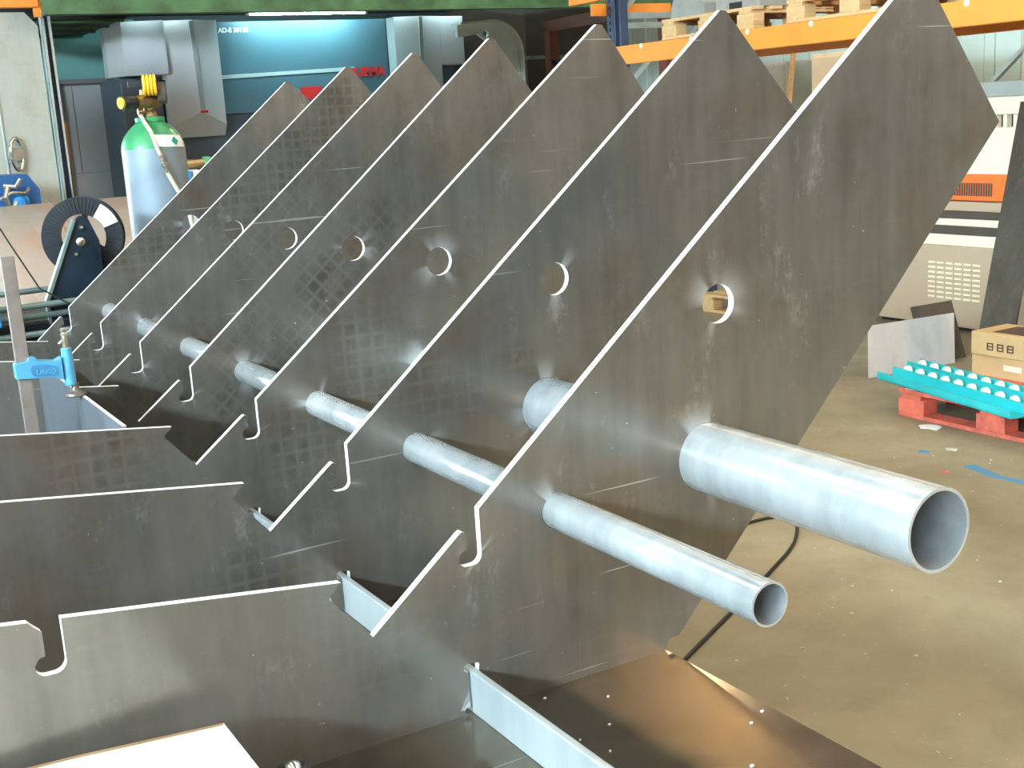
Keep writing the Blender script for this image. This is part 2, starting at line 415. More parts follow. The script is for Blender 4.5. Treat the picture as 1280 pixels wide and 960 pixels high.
for z in (0, 1.5, 3.0, 4.55): fr.box(-7.6, -2.9, Y1+.06, Y1+.15, z, z+.05)
fr.build('window_frame', M['frame'], w)
# teal partition above and beside the door
struct('wall_partition', MB().box(-2.0, 2.34, 13.25, Y1, 0, 2.95).box(2.34, 2.96, 13.25, Y1, 2.31, 2.95).box(2.96, 3.3, 13.25, Y1, 0, 2.95), M['teal_wall'])
d = struct('door_1', MB().box(2.39, 2.90, 13.29, 13.33, 0, 2.26), M['greydoor'])
MB().box(2.34, 2.385, 13.18, 13.36, 0, 2.26).box(2.905, 2.955, 13.18, 13.36, 0, 2.26).box(2.34, 2.955, 13.18, 13.36, 2.26, 2.31).build('door_frame', M['frame'], d)
MB().box(2.40, 2.525, 13.27, 13.29, 1.275, 2.24).box(2.535, 2.89, 13.27, 13.29, 1.275, 2.24).box(2.40, 2.89, 13.27, 13.29, .05, 1.262).build('door_panel', M['greydoor'], d, bevel=.004)

# ------------------------------------------------------------------ mezzanine with its green edge beam
mz = thing('mezzanine', (4.3, 8.0, 2.5), 'overhead mezzanine with a green edge beam and dark ribbed underside along the top', 'mezzanine')
MB().box(1.33, 7.4, 8.03, 8.07, 2.545, 2.97).box(1.33, 7.4, 7.98, 8.12, 2.525, 2.545).box(1.33, 7.4, 7.98, 8.12, 2.95, 2.97).build('edge_beam', M['green'], mz)
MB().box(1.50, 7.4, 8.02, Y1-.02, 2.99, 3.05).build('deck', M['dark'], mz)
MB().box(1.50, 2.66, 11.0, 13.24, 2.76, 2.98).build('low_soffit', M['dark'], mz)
for k in range(4): MB().box(1.50, 2.66, 11.1+k*.62, 11.13+k*.62, 2.735, 2.76).build('soffit_rib', M['green'], mz)
for i in range(6):
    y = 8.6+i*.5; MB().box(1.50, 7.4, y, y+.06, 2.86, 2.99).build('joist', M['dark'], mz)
for x in (1.52, 7.25): MB().box(x, x+.09, 8.0, 8.09, 2.97, ZC).build('hanger', M['green'], mz)
# fluorescent lights hanging under the mezzanine; the last, unseen, added to brighten the press
for k, (x0, x1, fm, nm) in enumerate(((4.10, 5.50, 'fluor', 'lit bluish fluorescent strip light above the blue press panel'), (2.80, 3.60, 'fluor_dim', 'lit bluish fluorescent strip light above the left press column and door'),
                                  (5.75, 6.85, 'fluor_dim', 'added unseen bluish strip light brightening the right press column'))):
    fl = thing('strip_light', ((x0+x1)/2, 11.7, 2.85), nm, 'light', 'strip lights under the mezzanine')
    dz = .075*min(k, 1)
    MB().box(x0, x1, 11.66, 11.74, 2.885+dz, 2.988).build('housing', M['white'], fl)
    MB().cyl((x0+.03, 11.7, 2.853+dz), (x1-.03, 11.7, 2.853+dz), .019, n=12).build('tube', M[fm], fl, smooth=True)
    for x in (x0, x1-.03): MB().box(x, x+.03, 11.68, 11.72, 2.83+dz, 2.885+dz).build('lamp_holder', M['white'], fl)

# ------------------------------------------------------------------ the seven rib plates
TH = .013
def slot_right(x0, zt, zb):
    """hooked slot: returns points from the lip (left) down around to the right wall top; x0 = right wall"""
    w = .025
    pts = [(x0-w-.006, zb+.056), (x0-w-.001, zb+.053), (x0-w, zb+.049), (x0-w, zb+.026)]
    pts += arc(x0-w-.001, zb+.013, .013, 90, 270, 10)
    pts += arc(x0-.015, zb+.015, .015, 270, 360, 6)
    pts += [(x0, zt)]
    return pts
FP = [(.130,.168), (.155,.190), (.170,.203), (.173,.206), (.183,.211), (.187,.212), (.192,.213)]
GP = [(.088,.262), (.117,.288), (.127,.295), (.136,.303), (.145,.297), (.150,.286), (.160,.213)]
AP = [(1.243,1.096), (1.221,1.079), (1.255,1.095), (1.240,1.103), (1.249,1.098), (1.238,1.088), (1.203,1.064)]
XL = [-.80, -.80, -.80, .0395, -.50, -.45, .02]
DY = .5
names = ['nearest the camera, large pipe sticking out of its face', 'second from the camera, behind the nearest rib',
         'third from the camera, pointing at the orange beam end', 'fourth from the camera, the middle of the seven',
         'fifth from the camera, before the press right column', 'sixth from the camera, just in front of the farthest',
         'farthest from the camera, before the blue press panel']
for i in range(7):
    F, G, A, xl = FP[i], GP[i], AP[i], XL[i]
    sl = .1247
    out = [(xl, 0.0), (xl, G[1]+sl*(G[0]-xl))]
    if i < 3:      # second hooked slot in the tail
        xs = -.289 - (.0 if i == 0 else .06*i)
        zt = G[1]+sl*(G[0]-xs)
        out += [(xs-.040, zt+.004), (xs-.034, zt-.003), (xs-.026, zt-.011), (xs-.0245, zt-.013), (xs-.0245, zt-.045)]
        out += arc(xs-.0255, zt-.058, .013, 90, 270, 10)
        out += arc(xs-.015, zt-.056, .015, 270, 360, 6) + [(xs, zt)]
    if i < 6: I = (F[0]-.062, F[1]+.074); out += [G, I, F]
    else: out += [G, F]
    out += [(.2810, .2905)] + slot_right(.3165, .3225, .237)
    out += [A, (A[0]+.016, A[1]-.001)]
    out += [(1.463, .828), (.683, .020)] + arc(.668, .010, .010, 60, 180, 6) + [(.652, .0)]
    # slot in the foot for the flat bar, with relief corners
    out += [(.2985, .0), (.2985, .074)] + arc(.2945, .0765, .0048, -20, 120, 5) + arc(.2795, .0765, .0075, 60, 270, 8) + [(.2795, .012)]
    out += arc(.276, .006, .0065, 60, 250, 6)
    loops = [out, circle(.785, .573, .0327), circle(.457, .289, .0296, 48), circle(.754, .318, .0598, 64)]
    mb = MB().prism(loops, (0, i*DY, H), (1,0,0), (0,0,1), (0,1,0), TH, 1, 0)
    o = mb.build('rib_plate', [PLATE[i], M['edge']], origin=(0, i*DY, H))
    tag(o, 'slanted steel rib plate, '+names[i], 'steel plate', 'row of slanted rib plates')

# pipes through the ribs
tag(MB().hollow((.457, -.482, H+.289), (.457, 3.30, H+.289), .0291, .0262).build('steel_pipe', [M['pipe'], M['bar'], M['pipe_in']], smooth=True),
    'thinner of the two shiny round pipes running through the rib plates', 'pipe', 'pipes through the ribs')
tag(MB().hollow((.754, -.484, H+.318), (.754, 3.12, H+.318), .0592, .0545, 80).build('steel_pipe', [M['pipe'], M['bar'], M['pipe_in']], smooth=True),
    'thicker of the two shiny round pipes, its open end at the right', 'pipe', 'pipes through the ribs')
# flat bar in the feet of the ribs
tag(MB().box(.2835, .2955, -.95, 3.10, H, H+.0705).build('flat_bar', M['bar'], bevel=.002),
    'pale galvanised flat bar on edge through the feet of the ribs', 'steel bar')
# longitudinal plate between third and fourth rib
mb = MB().box(.030, .038, 1.014, 1.999, H, H+.311)
for f in mb.bm.faces:
    if abs(f.calc_center_median().z-(H+.311)) < 1e-4: f.material_index = 1
tag(mb.build('stringer_plate', [M['long'], M['edge']]), 'streaky blue-grey upright plate running lengthwise under the blue clamp', 'steel plate')
# base sheet
mb = MB().box(-1.0, .655, -1.0, 3.25, H-.012, H)
for f in mb.bm.faces:
    if abs(f.normal.z if f.normal.length else 0) < .5: pass
tag(mb.build('base_sheet', M['base']), 'dark glossy horizontal steel sheet on which the ribs stand', 'steel sheet')
# trestles carrying it
for y, nm in ((-.55, 'front'), (1.15, 'middle'), (2.85, 'far')):
    t = thing('trestle', (-.2, y, 0), 'steel trestle under the base sheet, the %s one of three' % nm, 'trestle', 'trestles under the base sheet')
    MB().box(-.80, .42, y-.04, y+.04, H-.10, H-.0125).build('cross_beam', M['rackblue'], t)
    for x in (-.70, .30):
        for s in (-1, 1): MB().beam((x, y+.03*s, H-.10), (x, y+.24*s, .0), .05, .05, (1,0,0)).build('leg', M['rackblue'], t)

# ------------------------------------------------------------------ white board in the foreground
wb = thing('white_board', (-.35, -.45, H+.119), 'white laminated board with a raw brown edge, lower left in front of the nearest rib', 'board')
out = [(-.117, -.064), (-.300, -.034), (-.62, .0-.0), (-.62, -.95), (-.122, -.95)]
MB().prism([out], (0,0,H+.125), (1,0,0), (0,1,0), (0,0,1), .012).build('panel', M['board'], wb)
MB().prism([[(-.117, -.064), (-.300, -.034), (-.62, .0), (-.62, -.006), (-.30, -.041), (-.120, -.070)]], (0,0,H+.1372), (1,0,0), (0,1,0), (0,0,1), .0004).build('edge_strip', M['boardedge'], wb)
MB().prism([out], (0,0,H+.119), (1,0,0), (0,1,0), (0,0,1), .006).build('core', M['boardedge'], wb)
tag(MB().box(-.52, -.30, -.75, -.45, H, H+.1185).build('timber_block', M['pine'], bevel=.004), 'pale timber block under the white board', 'block')
# dark round cap at the bottom edge of the photo
kc = thing('capped_stud', (-.062, -.165, H), 'black ringed stud with a shiny domed top beside the white board', 'stud')
MB().cyl((-.062,-.165,H), (-.062,-.165,H+.09), .011).build('shank', M['dark_steel'], kc, smooth=True)
MB().lathe((-.062,-.165,H+.085), (0,0,1), [(.012,0),(.020,.002),(.0215,.010),(.020,.017),(.015,.019),(.013,.016)], 32).build('ring', M['black'], kc, smooth=True)
MB().lathe((-.062,-.165,H+.095), (0,0,1), [(.0135,0),(.0125,.006),(.009,.011),(.004,.0135),(.0004,.0140)], 28).build('dome', M['chrome'], kc, smooth=True)

# ------------------------------------------------------------------ blue F clamp on the stringer plate
cy = 1.42
cl = thing('bar_clamp', (-.0875, cy, .98), 'blue screw clamp with a browned steel bar gripping the upright plate at left', 'clamp')
MB().box(-.1035, -.0735, cy-.006, cy+.006, .76, 1.392).build('bar', M['brown_steel'], cl, bevel=.0015)
arm = [(-.108,1.112),(-.108,1.148),(-.079,1.150),(-.076,1.158),(-.062,1.158),(-.056,1.149),(-.020,1.143),(-.004,1.150),(-.004,1.096),(-.018,1.100),(-.020,1.104)]
MB().prism([arm], (0, cy-.014, 0), (1,0,0), (0,0,1), (0,1,0), .028).build('sliding_arm', M['clamp_blue'], cl, bevel=.002)
rc = [(-.070,1.140),(-.074,1.134),(-.075,1.126),(-.072,1.116),(-.066,1.112),(-.016,1.108),(-.014,1.128),(-.040,1.138)]
MB().prism([rc], (0, cy-.0155, 0), (1,0,0), (0,0,1), (0,1,0), .0022).build('recess_panel', M['clamp_deep'], cl)
text('URKO', .0155, (-.064, cy-.0158, 1.118), (1,0,-.06), (.06,0,1), .0012, 'lettering', M['clamp_blue'], cl, .0004)
MB().lathe((.0105, cy, 1.078), (0,0,1), [(.011,0),(.0135,.003),(.0135,.070),(.012,.078),(.012,.088),(.0105,.0895)], 24).build('screw_boss', M['clamp_blue'], cl, smooth=True)
sc_prof = []
for k in range(22): sc_prof += [(.0072, .003*k), (.0058, .003*k+.0015)]
MB().lathe((.0105, cy, 1.166), (0,0,1), [(.0065,0)]+[(r, t*.45) for r, t in sc_prof]+[(.0065,.030),(.0085,.032),(.0085,.036),(.006,.038),(.0085,.042),(.0085,.047),(.004,.050)], 18).build('spindle', M['zinc'], cl, smooth=True)
MB().cyl((-.004, cy-.004, 1.180), (.003, cy-.006, 1.186), .0025, n=8).build('spindle_pin', M['zinc'], cl)
MB().lathe((.0195, cy, H+.3115), (0,0,1), [(.022,0),(.024,.003),(.022,.008),(.012,.012),(.009,.0165),(.009,.030)], 24).build('pressure_pad', M['dark_steel'], cl, smooth=True)

# ------------------------------------------------------------------ gas cylinder
gx, gy = .915, 3.90
g = thing('gas_cylinder', (gx, gy, 0), 'tall grey gas cylinder with a green shoulder and brass regulator behind the ribs', 'gas cylinder')
MB().lathe((gx,gy,0), (0,0,1), [(.120,0),(.134,.02),(.134,1.585)], 48).build('body', M['cylgrey'], g, smooth=True)
MB().lathe((gx,gy,1.585), (0,0,1), [(.134,0),(.131,.02),(.118,.05),(.096,.078),(.070,.102),(.058,.110),(.062,.112),(.062,.130),(.040,.134)], 48).build('shoulder', M['cylgreen'], g, smooth=True)
def on_cyl(a, z, r=.136): return (gx+r*sin(a), gy-r*cos(a), z)
# sticker wrapped round the shoulder, with its green diamond
st = MB(); a0, a1 = -.22, .95
def sh_r(z):
    pr = [(.134,1.585),(.131,1.605),(.118,1.635),(.096,1.663),(.070,1.687)]
    if z <= 1.585: return .134
    for (r0, z0), (r1, z1) in zip(pr, pr[1:]):
        if z <= z1: return r0+(r1-r0)*(z-z0)/(z1-z0)
    return .07
vs = [[st.bm.verts.new(on_cyl(a0+(a1-a0)*k/12, 1.592+.010*j-.008*(k/12), sh_r(1.592+.010*j-.008*(k/12))+.0035)) for k in range(13)] for j in range(6)]
for j in range(5):
    for k in range(12): st.bm.faces.new((vs[j][k], vs[j][k+1], vs[j+1][k+1], vs[j+1][k]))
lab = st.build('label_sticker', M['white'], g)
dm = MB(); c0 = .50
pts = [on_cyl(c0+da, 1.612+dz, sh_r(1.612+dz)+.0065) for da, dz in ((-.14,0),(0,-.019),(.14,0),(0,.019))]
dm.bm.faces.new([dm.bm.verts.new(p) for p in pts]); dm.build('diamond_mark', M['teal_mark'], lab)
vz = 1.715
MB().lathe((gx,gy,vz), (0,0,1), [(.034,0),(.030,.02),(.022,.03),(.022,.075),(.030,.08),(.030,.115),(.018,.12)], 24).build('valve_body', M['brass'], g, smooth=True)
rg = MB().cyl((gx-.065,gy-.05,1.780), (gx+.045,gy-.01,1.785), .028).cyl((gx-.045,gy-.03,1.79),(gx-.045,gy-.03,1.72),.010).cyl((gx-.055,gy-.03,1.74),(gx-.035,gy-.03,1.74),.014).build('regulator', M['brass'], g, smooth=True)
hk = MB().lathe((gx-.065,gy-.05,1.780), (-.93,-.34,-.03), [(.022,0),(.033,.006),(.034,.05),(.030,.066)], 14).build('adjusting_knob', M['black'], g)
MB().lathe((gx-.127,gy-.072,1.778), (-.93,-.34,-.03), [(.024,0),(.024,.008)], 18).build('knob_cap', M['yellow'], hk, smooth=True)
gp = []
for k in range(4): gp += [(.037,.0145*k),(.044,.0145*k+.003),(.044,.0145*k+.011),(.037,.0145*k+.0135)]
MB().lathe((gx-.030,gy-.06,1.846), (1,-.28,0), gp, 32).build('gauge_bumper', M['yellow'], g, smooth=True)
MB().cyl((gx-.03,gy-.04,1.80), (gx-.03,gy-.04,1.83), .009).build('gauge_stem', M['brass'], g)
MB().lathe((gx+.035,gy-.035,1.815), (.95,-.3,0), [(.036,0),(.046,.004),(.046,.034),(.038,.036)], 28).build('flow_gauge', M['charcoal'], g, smooth=True)
MB().box(gx-.075, gx+.085, gy+.0, gy+.006, 1.842, 1.868).box(gx+.055, gx+.085, gy+.0, gy+.006, 1.78, 1.868).build('guard_plate', M['blackmetal'], g)
MB().tube([(gx-.045,gy-.035,1.725),(gx-.047,gy-.08,1.70),(gx-.040,gy-.145,1.655),(gx-.028,gy-.150,1.60),(gx-.012,gy-.150,1.555)], .0085).build('hose', M['hose'], g, smooth=True)
MB().lathe((gx-.014,gy-.150,1.56), (.30,0,-.95), [(.008,0),(.012,.004),(.012,.02),(.008,.024),(.008,.034),(.014,.038),(.014,.05),(.009,.055),(.009,.08)], 14).build('hose_coupling', M['zinc'], g, smooth=True)
MB().tube([(gx+.008,gy-.150,1.482),(gx+.045,gy-.152,1.40),(gx+.08,gy-.155,1.30),(gx+.10,gy-.157,1.15),(gx+.10,gy-.16,.9)], .0095).build('hose', M['hose'], g, smooth=True)

# ------------------------------------------------------------------ wire feeder with spool
wf = thing('wire_feeder', (.25, 3.7, 0), 'black wire feeder trolley with tube rails below the spool at left', 'wire feeder')
MB().box(-.55, .75, 3.42, 4.0, .12, .90).build('cabinet', M['blackmetal'], wf, bevel=.01)
MB().box(-.50, .62, 3.46, 3.96, .90, .965).build('top_tray', M['black'], wf, bevel=.008)
for z, y, x0, x1 in ((1.035, 3.42, -.45, .60), (.99, 3.46, -.45, .62), (1.045, 3.86, -.45, .62), (.93, 3.40, -.45, .60)):
    MB().tube([(x0, y, z-.012), (x1, y, z)], .0125).build('rail', M['rail'], wf, smooth=True)
for x in (-.44, .60):
    for y in (3.44, 3.86): MB().cyl((x, y, .90), (x, y, 1.04), .012).build('rail_post', M['rail'], wf, smooth=True)
for x in (-.45, .65):
    for y in (3.5, 3.92): MB().cyl((x-.02, y, .06), (x+.02, y, .06), .06).build('castor', M['black'], wf)
bk = MB().prism([[(.327,.95),(.327,1.04),(.462,1.335),(.485,1.352),(.515,1.345),(.55,1.25),(.552,.95)]], (0, 3.47, 0), (1,0,0), (0,0,1), (0,1,0), .012).build('spool_bracket', M['blackmetal'], wf)
MB().prism([[(.319,.95),(.319,1.04),(.458,1.342),(.468,1.338),(.330,1.035),(.330,.95)]], (0, 3.455, 0), (1,0,0), (0,0,1), (0,1,0), .04).build('bracket_flange', M['rail'], bk)
for x, z, r in ((.478, 1.252, .017), (.488, 1.306, .009), (.456, 1.205, .008)):
    MB().lathe((x, 3.47, z), (0,-1,0), [(r,0),(r,.006),(r*.6,.012),(.001,.013)], 16).build('bolt', M['zinc'], bk, smooth=True)
MB().cyl((.478, 3.47, 1.252), (.482, 3.525, 1.253), .014).build('spindle', M['zinc'], wf)
MB().tube([(-.02,3.42,1.44),(.10,3.40,1.42),(.17,3.39,1.36),(.22,3.39,1.25),(.29,3.39,1.10),(.40,3.39,1.02),(.47,3.38,.97)], .0032, 8).build('torch_cable', M['cablebk'], wf, smooth=True)
sp = thing('wire_spool', (.505, 3.62, 1.26), 'black ribbed wire spool with a white label, on the bracket at left', 'spool')
ax = Vector((.30, .95, 0)).normalized(); c = Vector((.505, 3.56, 1.262)); uu = Vector((.95, -.30, 0)).normalized(); vv = Vector((0,0,1))
MB().lathe(c, ax, [(.090,0),(.155,0),(.157,.004),(.157,.010),(.10,.016),(.10,.084),(.157,.090),(.157,.100),(.090,.100),(.090,0)], 56, cap=False).build('basket', M['black'], sp, smooth=True)
rbm = MB()
for k in range(60):
    a = 2*pi*k/60; d1 = uu*cos(a)+vv*sin(a)
    rbm.beam(c-ax*.003+d1*.094, c-ax*.003+d1*.153, .0028, .005, up=tuple(ax))
rbm.build('rim_ribs', M['blackmetal'], sp)
for k in range(3):
    a = R(80+120*k); d1 = uu*cos(a)+vv*sin(a)
    MB().beam(c+ax*.05+d1*.02, c+ax*.05+d1*.095, .022, .02, up=tuple(ax)).build('spoke', M['black'], sp)
MB().cyl(c+ax*.035, c+ax*.07, .030).build('hub', M['black'], sp)
lb = MB(); a0, a1 = R(20), R(56)
ring = [[lb.bm.verts.new(c-ax*.0075+(uu*cos(a0+(a1-a0)*k/6)+vv*sin(a0+(a1-a0)*k/6))*r) for k in range(7)] for r in (.092, .152)]
for k in range(6): lb.bm.faces.new((ring[0][k], ring[0][k+1], ring[1][k+1], ring[1][k]))
lb.build('label', M['white'], sp)
tag(MB().box(-.45, .128, 3.30, 3.38, .98, 1.155).build('power_source', M['brightblue'], bevel=.006), 'bright blue welding box at the far left edge behind the clamp', 'welding box')

# ------------------------------------------------------------------ rusty tank
tk = thing('steel_tank', (1.4, 6.75, 0), 'large rusty coppery tank lying on its side behind the wire spool', 'tank')
prof = [(.001,-.0)]+[(.60*sin(R(a)), .17*(1-cos(R(a)))) for a in (15,30,45,60,75,90)]+[(.60,.55),(.60,1.35)]
MB().lathe((.48, 6.75, .665), (1,0,0), prof, 56).build('shell', M['rust'], tk, smooth=True)
MB().lathe((.95, 6.75, .665), (1,0,0), [(.602,0),(.606,.004),(.606,.012),(.602,.016)], 56, cap=False).build('weld_seam', M['rust'], tk, smooth=True)
for x in (.75, 1.55): MB().prism([[(-.4,0),(.4,0),(.4,.18)]+[(.36-.72*k/8, .665-math.sqrt(.61**2-(.36-.72*k/8)**2)) for k in range(9)]+[(-.4,.18)]], (x, 6.75, 0), (0,1,0), (0,0,1), (1,0,0), .06).build('saddle', M['redbrown'], tk)

# ------------------------------------------------------------------ left: steel panel, rack post, blue pump
ls = thing('sheet_metal_screen', (.4, 8.6, 0), 'tall dull steel panel with a chrome ring handle at the upper left', 'panel')
MB().prism([[(-.9,0),(1.385,0),(1.385,2.50),(1.30,2.60),(-.9,2.60)]], (0, 8.60, 0), (1,0,0), (0,0,1), (0,1,0), .03).build('sheet', M['sheetgrey'], ls)
for x in (.42, .78, 1.02): MB().box(x, x+.02, 8.585, 8.60, 0, 2.58).build('seam_rib', M['sheetgrey'], ls, bevel=.006)
hd = [(1.10+.045*cos(a)*1.0, 8.54+.02*cos(a), 1.565+.118*sin(a)) for a in [2*pi*k/28 for k in range(29)]]
MB().tube(hd, .016, 10).build('handle', M['chrome'], ls, smooth=True)
MB().cyl((1.10, 8.53, 1.565), (1.10, 8.60, 1.565), .05).build('handle_cup', M['chrome'], ls, smooth=True)
up = thing('rack_post', (1.44, 8.6, 0), 'perforated blue pallet rack post beside the steel panel, carrying an orange beam', 'rack')
mb = MB()
loops = [[(0,0),(.058,0),(.058,3.0),(0,3.0)]]+[[(.018,z),(.040,z),(.040,z+.028),(.018,z+.028)] for z in [.10+.055*k for k in range(52)]]
mb.prism(loops, (1.412, 8.56, 0), (1,0,0), (0,0,1), (0,1,0), .004)
mb.box(1.408, 1.412, 8.56, 8.66, 0, 3.0).box(1.470, 1.474, 8.56, 8.66, 0, 3.0)
mb.build('upright', M['galv'], up)
MB().box(1.412, 1.470, 8.655, 8.660, 0, 3.0).build('upright_back', M['rackblue'], up)
MB().box(-1.4, 1.395, 8.50, 8.575, 2.625, 2.75).build('beam', M['orange'], up, bevel=.006)
MB().box(1.36, 1.412, 8.52, 8.575, 2.56, 2.78).build('beam_bracket', M['orange'], up)
tag(MB().beam((1.64, 9.6, 1.02), (1.655, 9.45, 1.80), .035, .02, (0,1,0)).beam((1.62, 9.75, 0.0), (1.64, 9.6, 1.02), .035, .02, (0,1,0)).build('wooden_stick', M['stick']),
    'thin orange-brown wooden stick upright in front of the grey door', 'stick')
pm = thing('pump_unit', (.7, 8.0, 0), 'dark blue machine with silver pipe fittings at the left edge', 'machine')
MB().prism([[(.2,0),(1.10,0),(1.10,1.32),(1.03,1.43),(.2,1.44)]], (0, 7.8, 0), (1,0,0), (0,0,1), (0,1,0), .4).build('casing', M['blue'], pm)
MB().lathe((.94, 7.80, 1.24), (0,-1,0), [(.075,0),(.075,.05),(.045,.055),(.040,.09),(.026,.095)], 24).build('flange', M['brightblue'], pm, smooth=True)
for pts, r in (([(.86,7.76,1.36),(.93,7.72,1.35),(.97,7.72,1.40)], .016), ([(.82,7.74,1.27),(.90,7.70,1.31),(.99,7.72,1.30),(1.02,7.76,1.33)], .014), ([(.83,7.74,1.17),(.89,7.70,1.19),(.92,7.72,1.25)], .016), ([(.88,7.74,1.35),(.85,7.70,1.28),(.87,7.72,1.2)], .02)):
    MB().tube(pts, r, 8).build('pipe_fitting', M['zinc'], pm, smooth=True)
# small pipe stand right of the cylinder
ps = thing('valve_stand', (1.2, 4.3, 0), 'small stand with a short dark pipe and green ring, right of the gas cylinder', 'valve')
MB().box(1.13, 1.23, 4.34, 4.42, 0, 1.47).build('post', M['mgrey2'], ps)
MB().box(1.155, 1.19, 4.325, 4.34, 1.33, 1.465).build('tag_plate', M['brightblue'], ps)
MB().box(1.20, 1.26, 4.325, 4.34, 1.33, 1.465).build('tag_plate', M['white'], ps)
MB().cyl((1.13, 4.38, 1.495), (1.42, 4.38, 1.50), .022).build('pipe', M['brass'], ps, smooth=True)
MB().lathe((1.27, 4.38, 1.4975), (1,0,.01), [(.026,0),(.030,.004),(.030,.03),(.026,.034)], 20).build('ring', M['cylgreen'], ps, smooth=True)

# ------------------------------------------------------------------ press brake against the back
pb = thing('press_brake', (4.7, 12.2, 0), 'big grey and blue press brake machine under the mezzanine at the back', 'press')
MB().box(3.79, 5.86, 12.0, 12.25, 1.82, 2.80).build('ram_panel', M['mblue'], pb, bevel=.008)
MB().box(3.212, 6.448, 12.06, 12.28, .95, 1.815).build('tool_area', M['mslate'], pb)
MB().box(3.2, 6.45, 11.85, 12.2, .0, .95).build('bed', M['mblue'], pb, bevel=.01)
MB().box(3.2, 6.45, 11.80, 11.85, .72, .95).build('bed_table', M['mgrey'], pb, bevel=.006)
MB().box(2.78, 3.21, 12.05, 13.0, 0, 2.25).build('side_frame', M['mslate'], pb, bevel=.01)
MB().box(6.45, 6.76, 12.05, 13.0, 0, 2.25).build('side_frame', M['mslate'], pb, bevel=.01)
def column(sx, x0, name):
    """faceted column cover with a raised ridge and a chamfered foot; sx mirrors it"""
    w = .585; yb, yf, yr = 12.0, 11.80, 11.72
    X = lambda t: x0+sx*t
    m = MB(); v = lambda x, y, z: m.bm.verts.new((x, y, z))
    zt, zk, ze = 2.80, 1.72, 1.60
    L = [v(X(0), yb, zt), v(X(0.0), yf, zt), v(X(.30), yr, zt), v(X(w), yf, zt), v(X(w), yb, zt)]
    K = [v(X(0), yb, zk), v(X(0.0), yf, zk), v(X(.30), yr, zk+.14), v(X(w), yf, zk), v(X(w), yb, zk)]
    E = [v(X(0.02), yb, ze), v(X(.02), yf+.06, ze), v(X(.30), yf+.06, ze), v(X(w-.01), yf+.06, ze), v(X(w-.01), yb, ze)]
    for a, b in ((L, K), (K, E)):
        for i in range(4): m.bm.faces.new((a[i], a[i+1], b[i+1], b[i]))
    m.bm.faces.new(L); m.bm.faces.new(list(reversed(E))); m.bm.faces.new((L[0], L[4], K[4], K[0])); m.bm.faces.new((K[0], K[4], E[4], E[0]))
    c = m.build('column_cover', M['mgrey'], pb)
    MB().beam((X(.285), yr-.008, zt-.01), (X(.315), yr-.008, zk+.16), .045, .02, (0,1,0)).build('ridge_strip', M['stripe'], c)
    return c
cl_l = column(1, 3.21, 'l'); cl_r = column(-1, 6.455, 'r')
MB().box(3.50, 3.58, 11.716, 11.73, 1.845, 1.872).build('badge', M['red'], cl_l)
m = MB().prism([[(2.69,12.15),(2.80,11.85),(3.21,11.72),(3.21,12.3),(2.69,12.3)]], (0,0,2.26), (1,0,0), (0,1,0), (0,0,1), .54); m.build('side_housing', M['mgrey2'], pb)
MB().box(6.455, 6.77, 11.80, 12.3, 2.25, 2.80).build('side_housing', M['mgrey'], pb, bevel=.01)
MB().prism([[(3.80,2.195),(3.80,2.235),(5.42,2.275),(5.42,2.235)]], (0, 11.992, 0), (1,0,0), (0,0,1), (0,1,0), .009).build('stripe', M['stripe'], pb)
text('DURMA', .135, (5.33, 11.994, 2.165), (1,0,.02), (.06,0,1), .003, 'logo', M['red'], pb, .008)
text('AD-S 30135', .068, (3.87, 11.994, 2.685), (1,0,.0), (0,0,1), .003, 'lettering', M['white'], pb, .003)
MB().box(4.75, 5.0, 11.985, 12.0, 1.94, 2.075).build('warning_plate', M['red'], pb)
MB().box(3.90, 4.06, 12.09, 12.10, 1.732, 1.75).build('scale_strip', M['stripe'], pb)
# curved arm to the right of the press
ca = thing('swing_arm', (6.7, 11.0, 0), 'pale grey arched arm with a round hole right of the press', 'arm')
o1 = [(6.26,2.50),(6.26,2.635),(6.45,2.645)]+arc(6.68, 2.30, .36, 95, 0, 12)+[(7.04, 1.2),(6.86,1.2),(6.86,2.20)]+[(6.70,2.40),(6.52,2.53)]
MB().prism([o1, circle(6.62, 2.535, .035, 20)], (0, 11.0, 0), (1,0,0), (0,0,1), (0,1,0), .05).build('web', M['armgrey'], ca)
o2 = [(6.26,2.635),(6.26,2.655),(6.45,2.665)]+arc(6.68, 2.30, .38, 95, 0, 12)+[(7.06,1.2),(7.04,1.2)]+list(reversed(arc(6.68, 2.30, .36, 95, 0, 12)))+[(6.45,2.645)]
MB().prism([o2], (0, 10.92, 0), (1,0,0), (0,0,1), (0,1,0), .20).build('flange', M['armgrey'], ca)
MB().box(6.84, 7.08, 10.92, 11.12, 0, 1.2).build('pedestal', M['armgrey'], ca)
# far reddish steelwork in the dark corner
ff = thing('steelwork_gantry', (7.3, 9.8, 0), 'oxide-red steel gantry in the dark corner beyond the arched arm', 'frame')
MB().beam((7.55, 11.2, 2.60), (7.15, 8.3, 2.585), .10, .13).build('beam', M['redbrown'], ff)
MB().box(7.46, 7.58, 11.0, 11.12, 0, 2.55).build('post', M['redbrown'], ff)
MB().box(7.10, 7.22, 8.35, 8.47, 0, 2.53).build('post', M['redbrown'], ff)
MB().beam((7.5, 11.0, 2.2), (7.2, 8.5, 1.4), .05, .05).build('brace', M['blackmetal'], ff)
MB().box(7.16, 8.3, 11.9, 11.95, 2.28, 2.32).build('rail', M['rail'], ff)

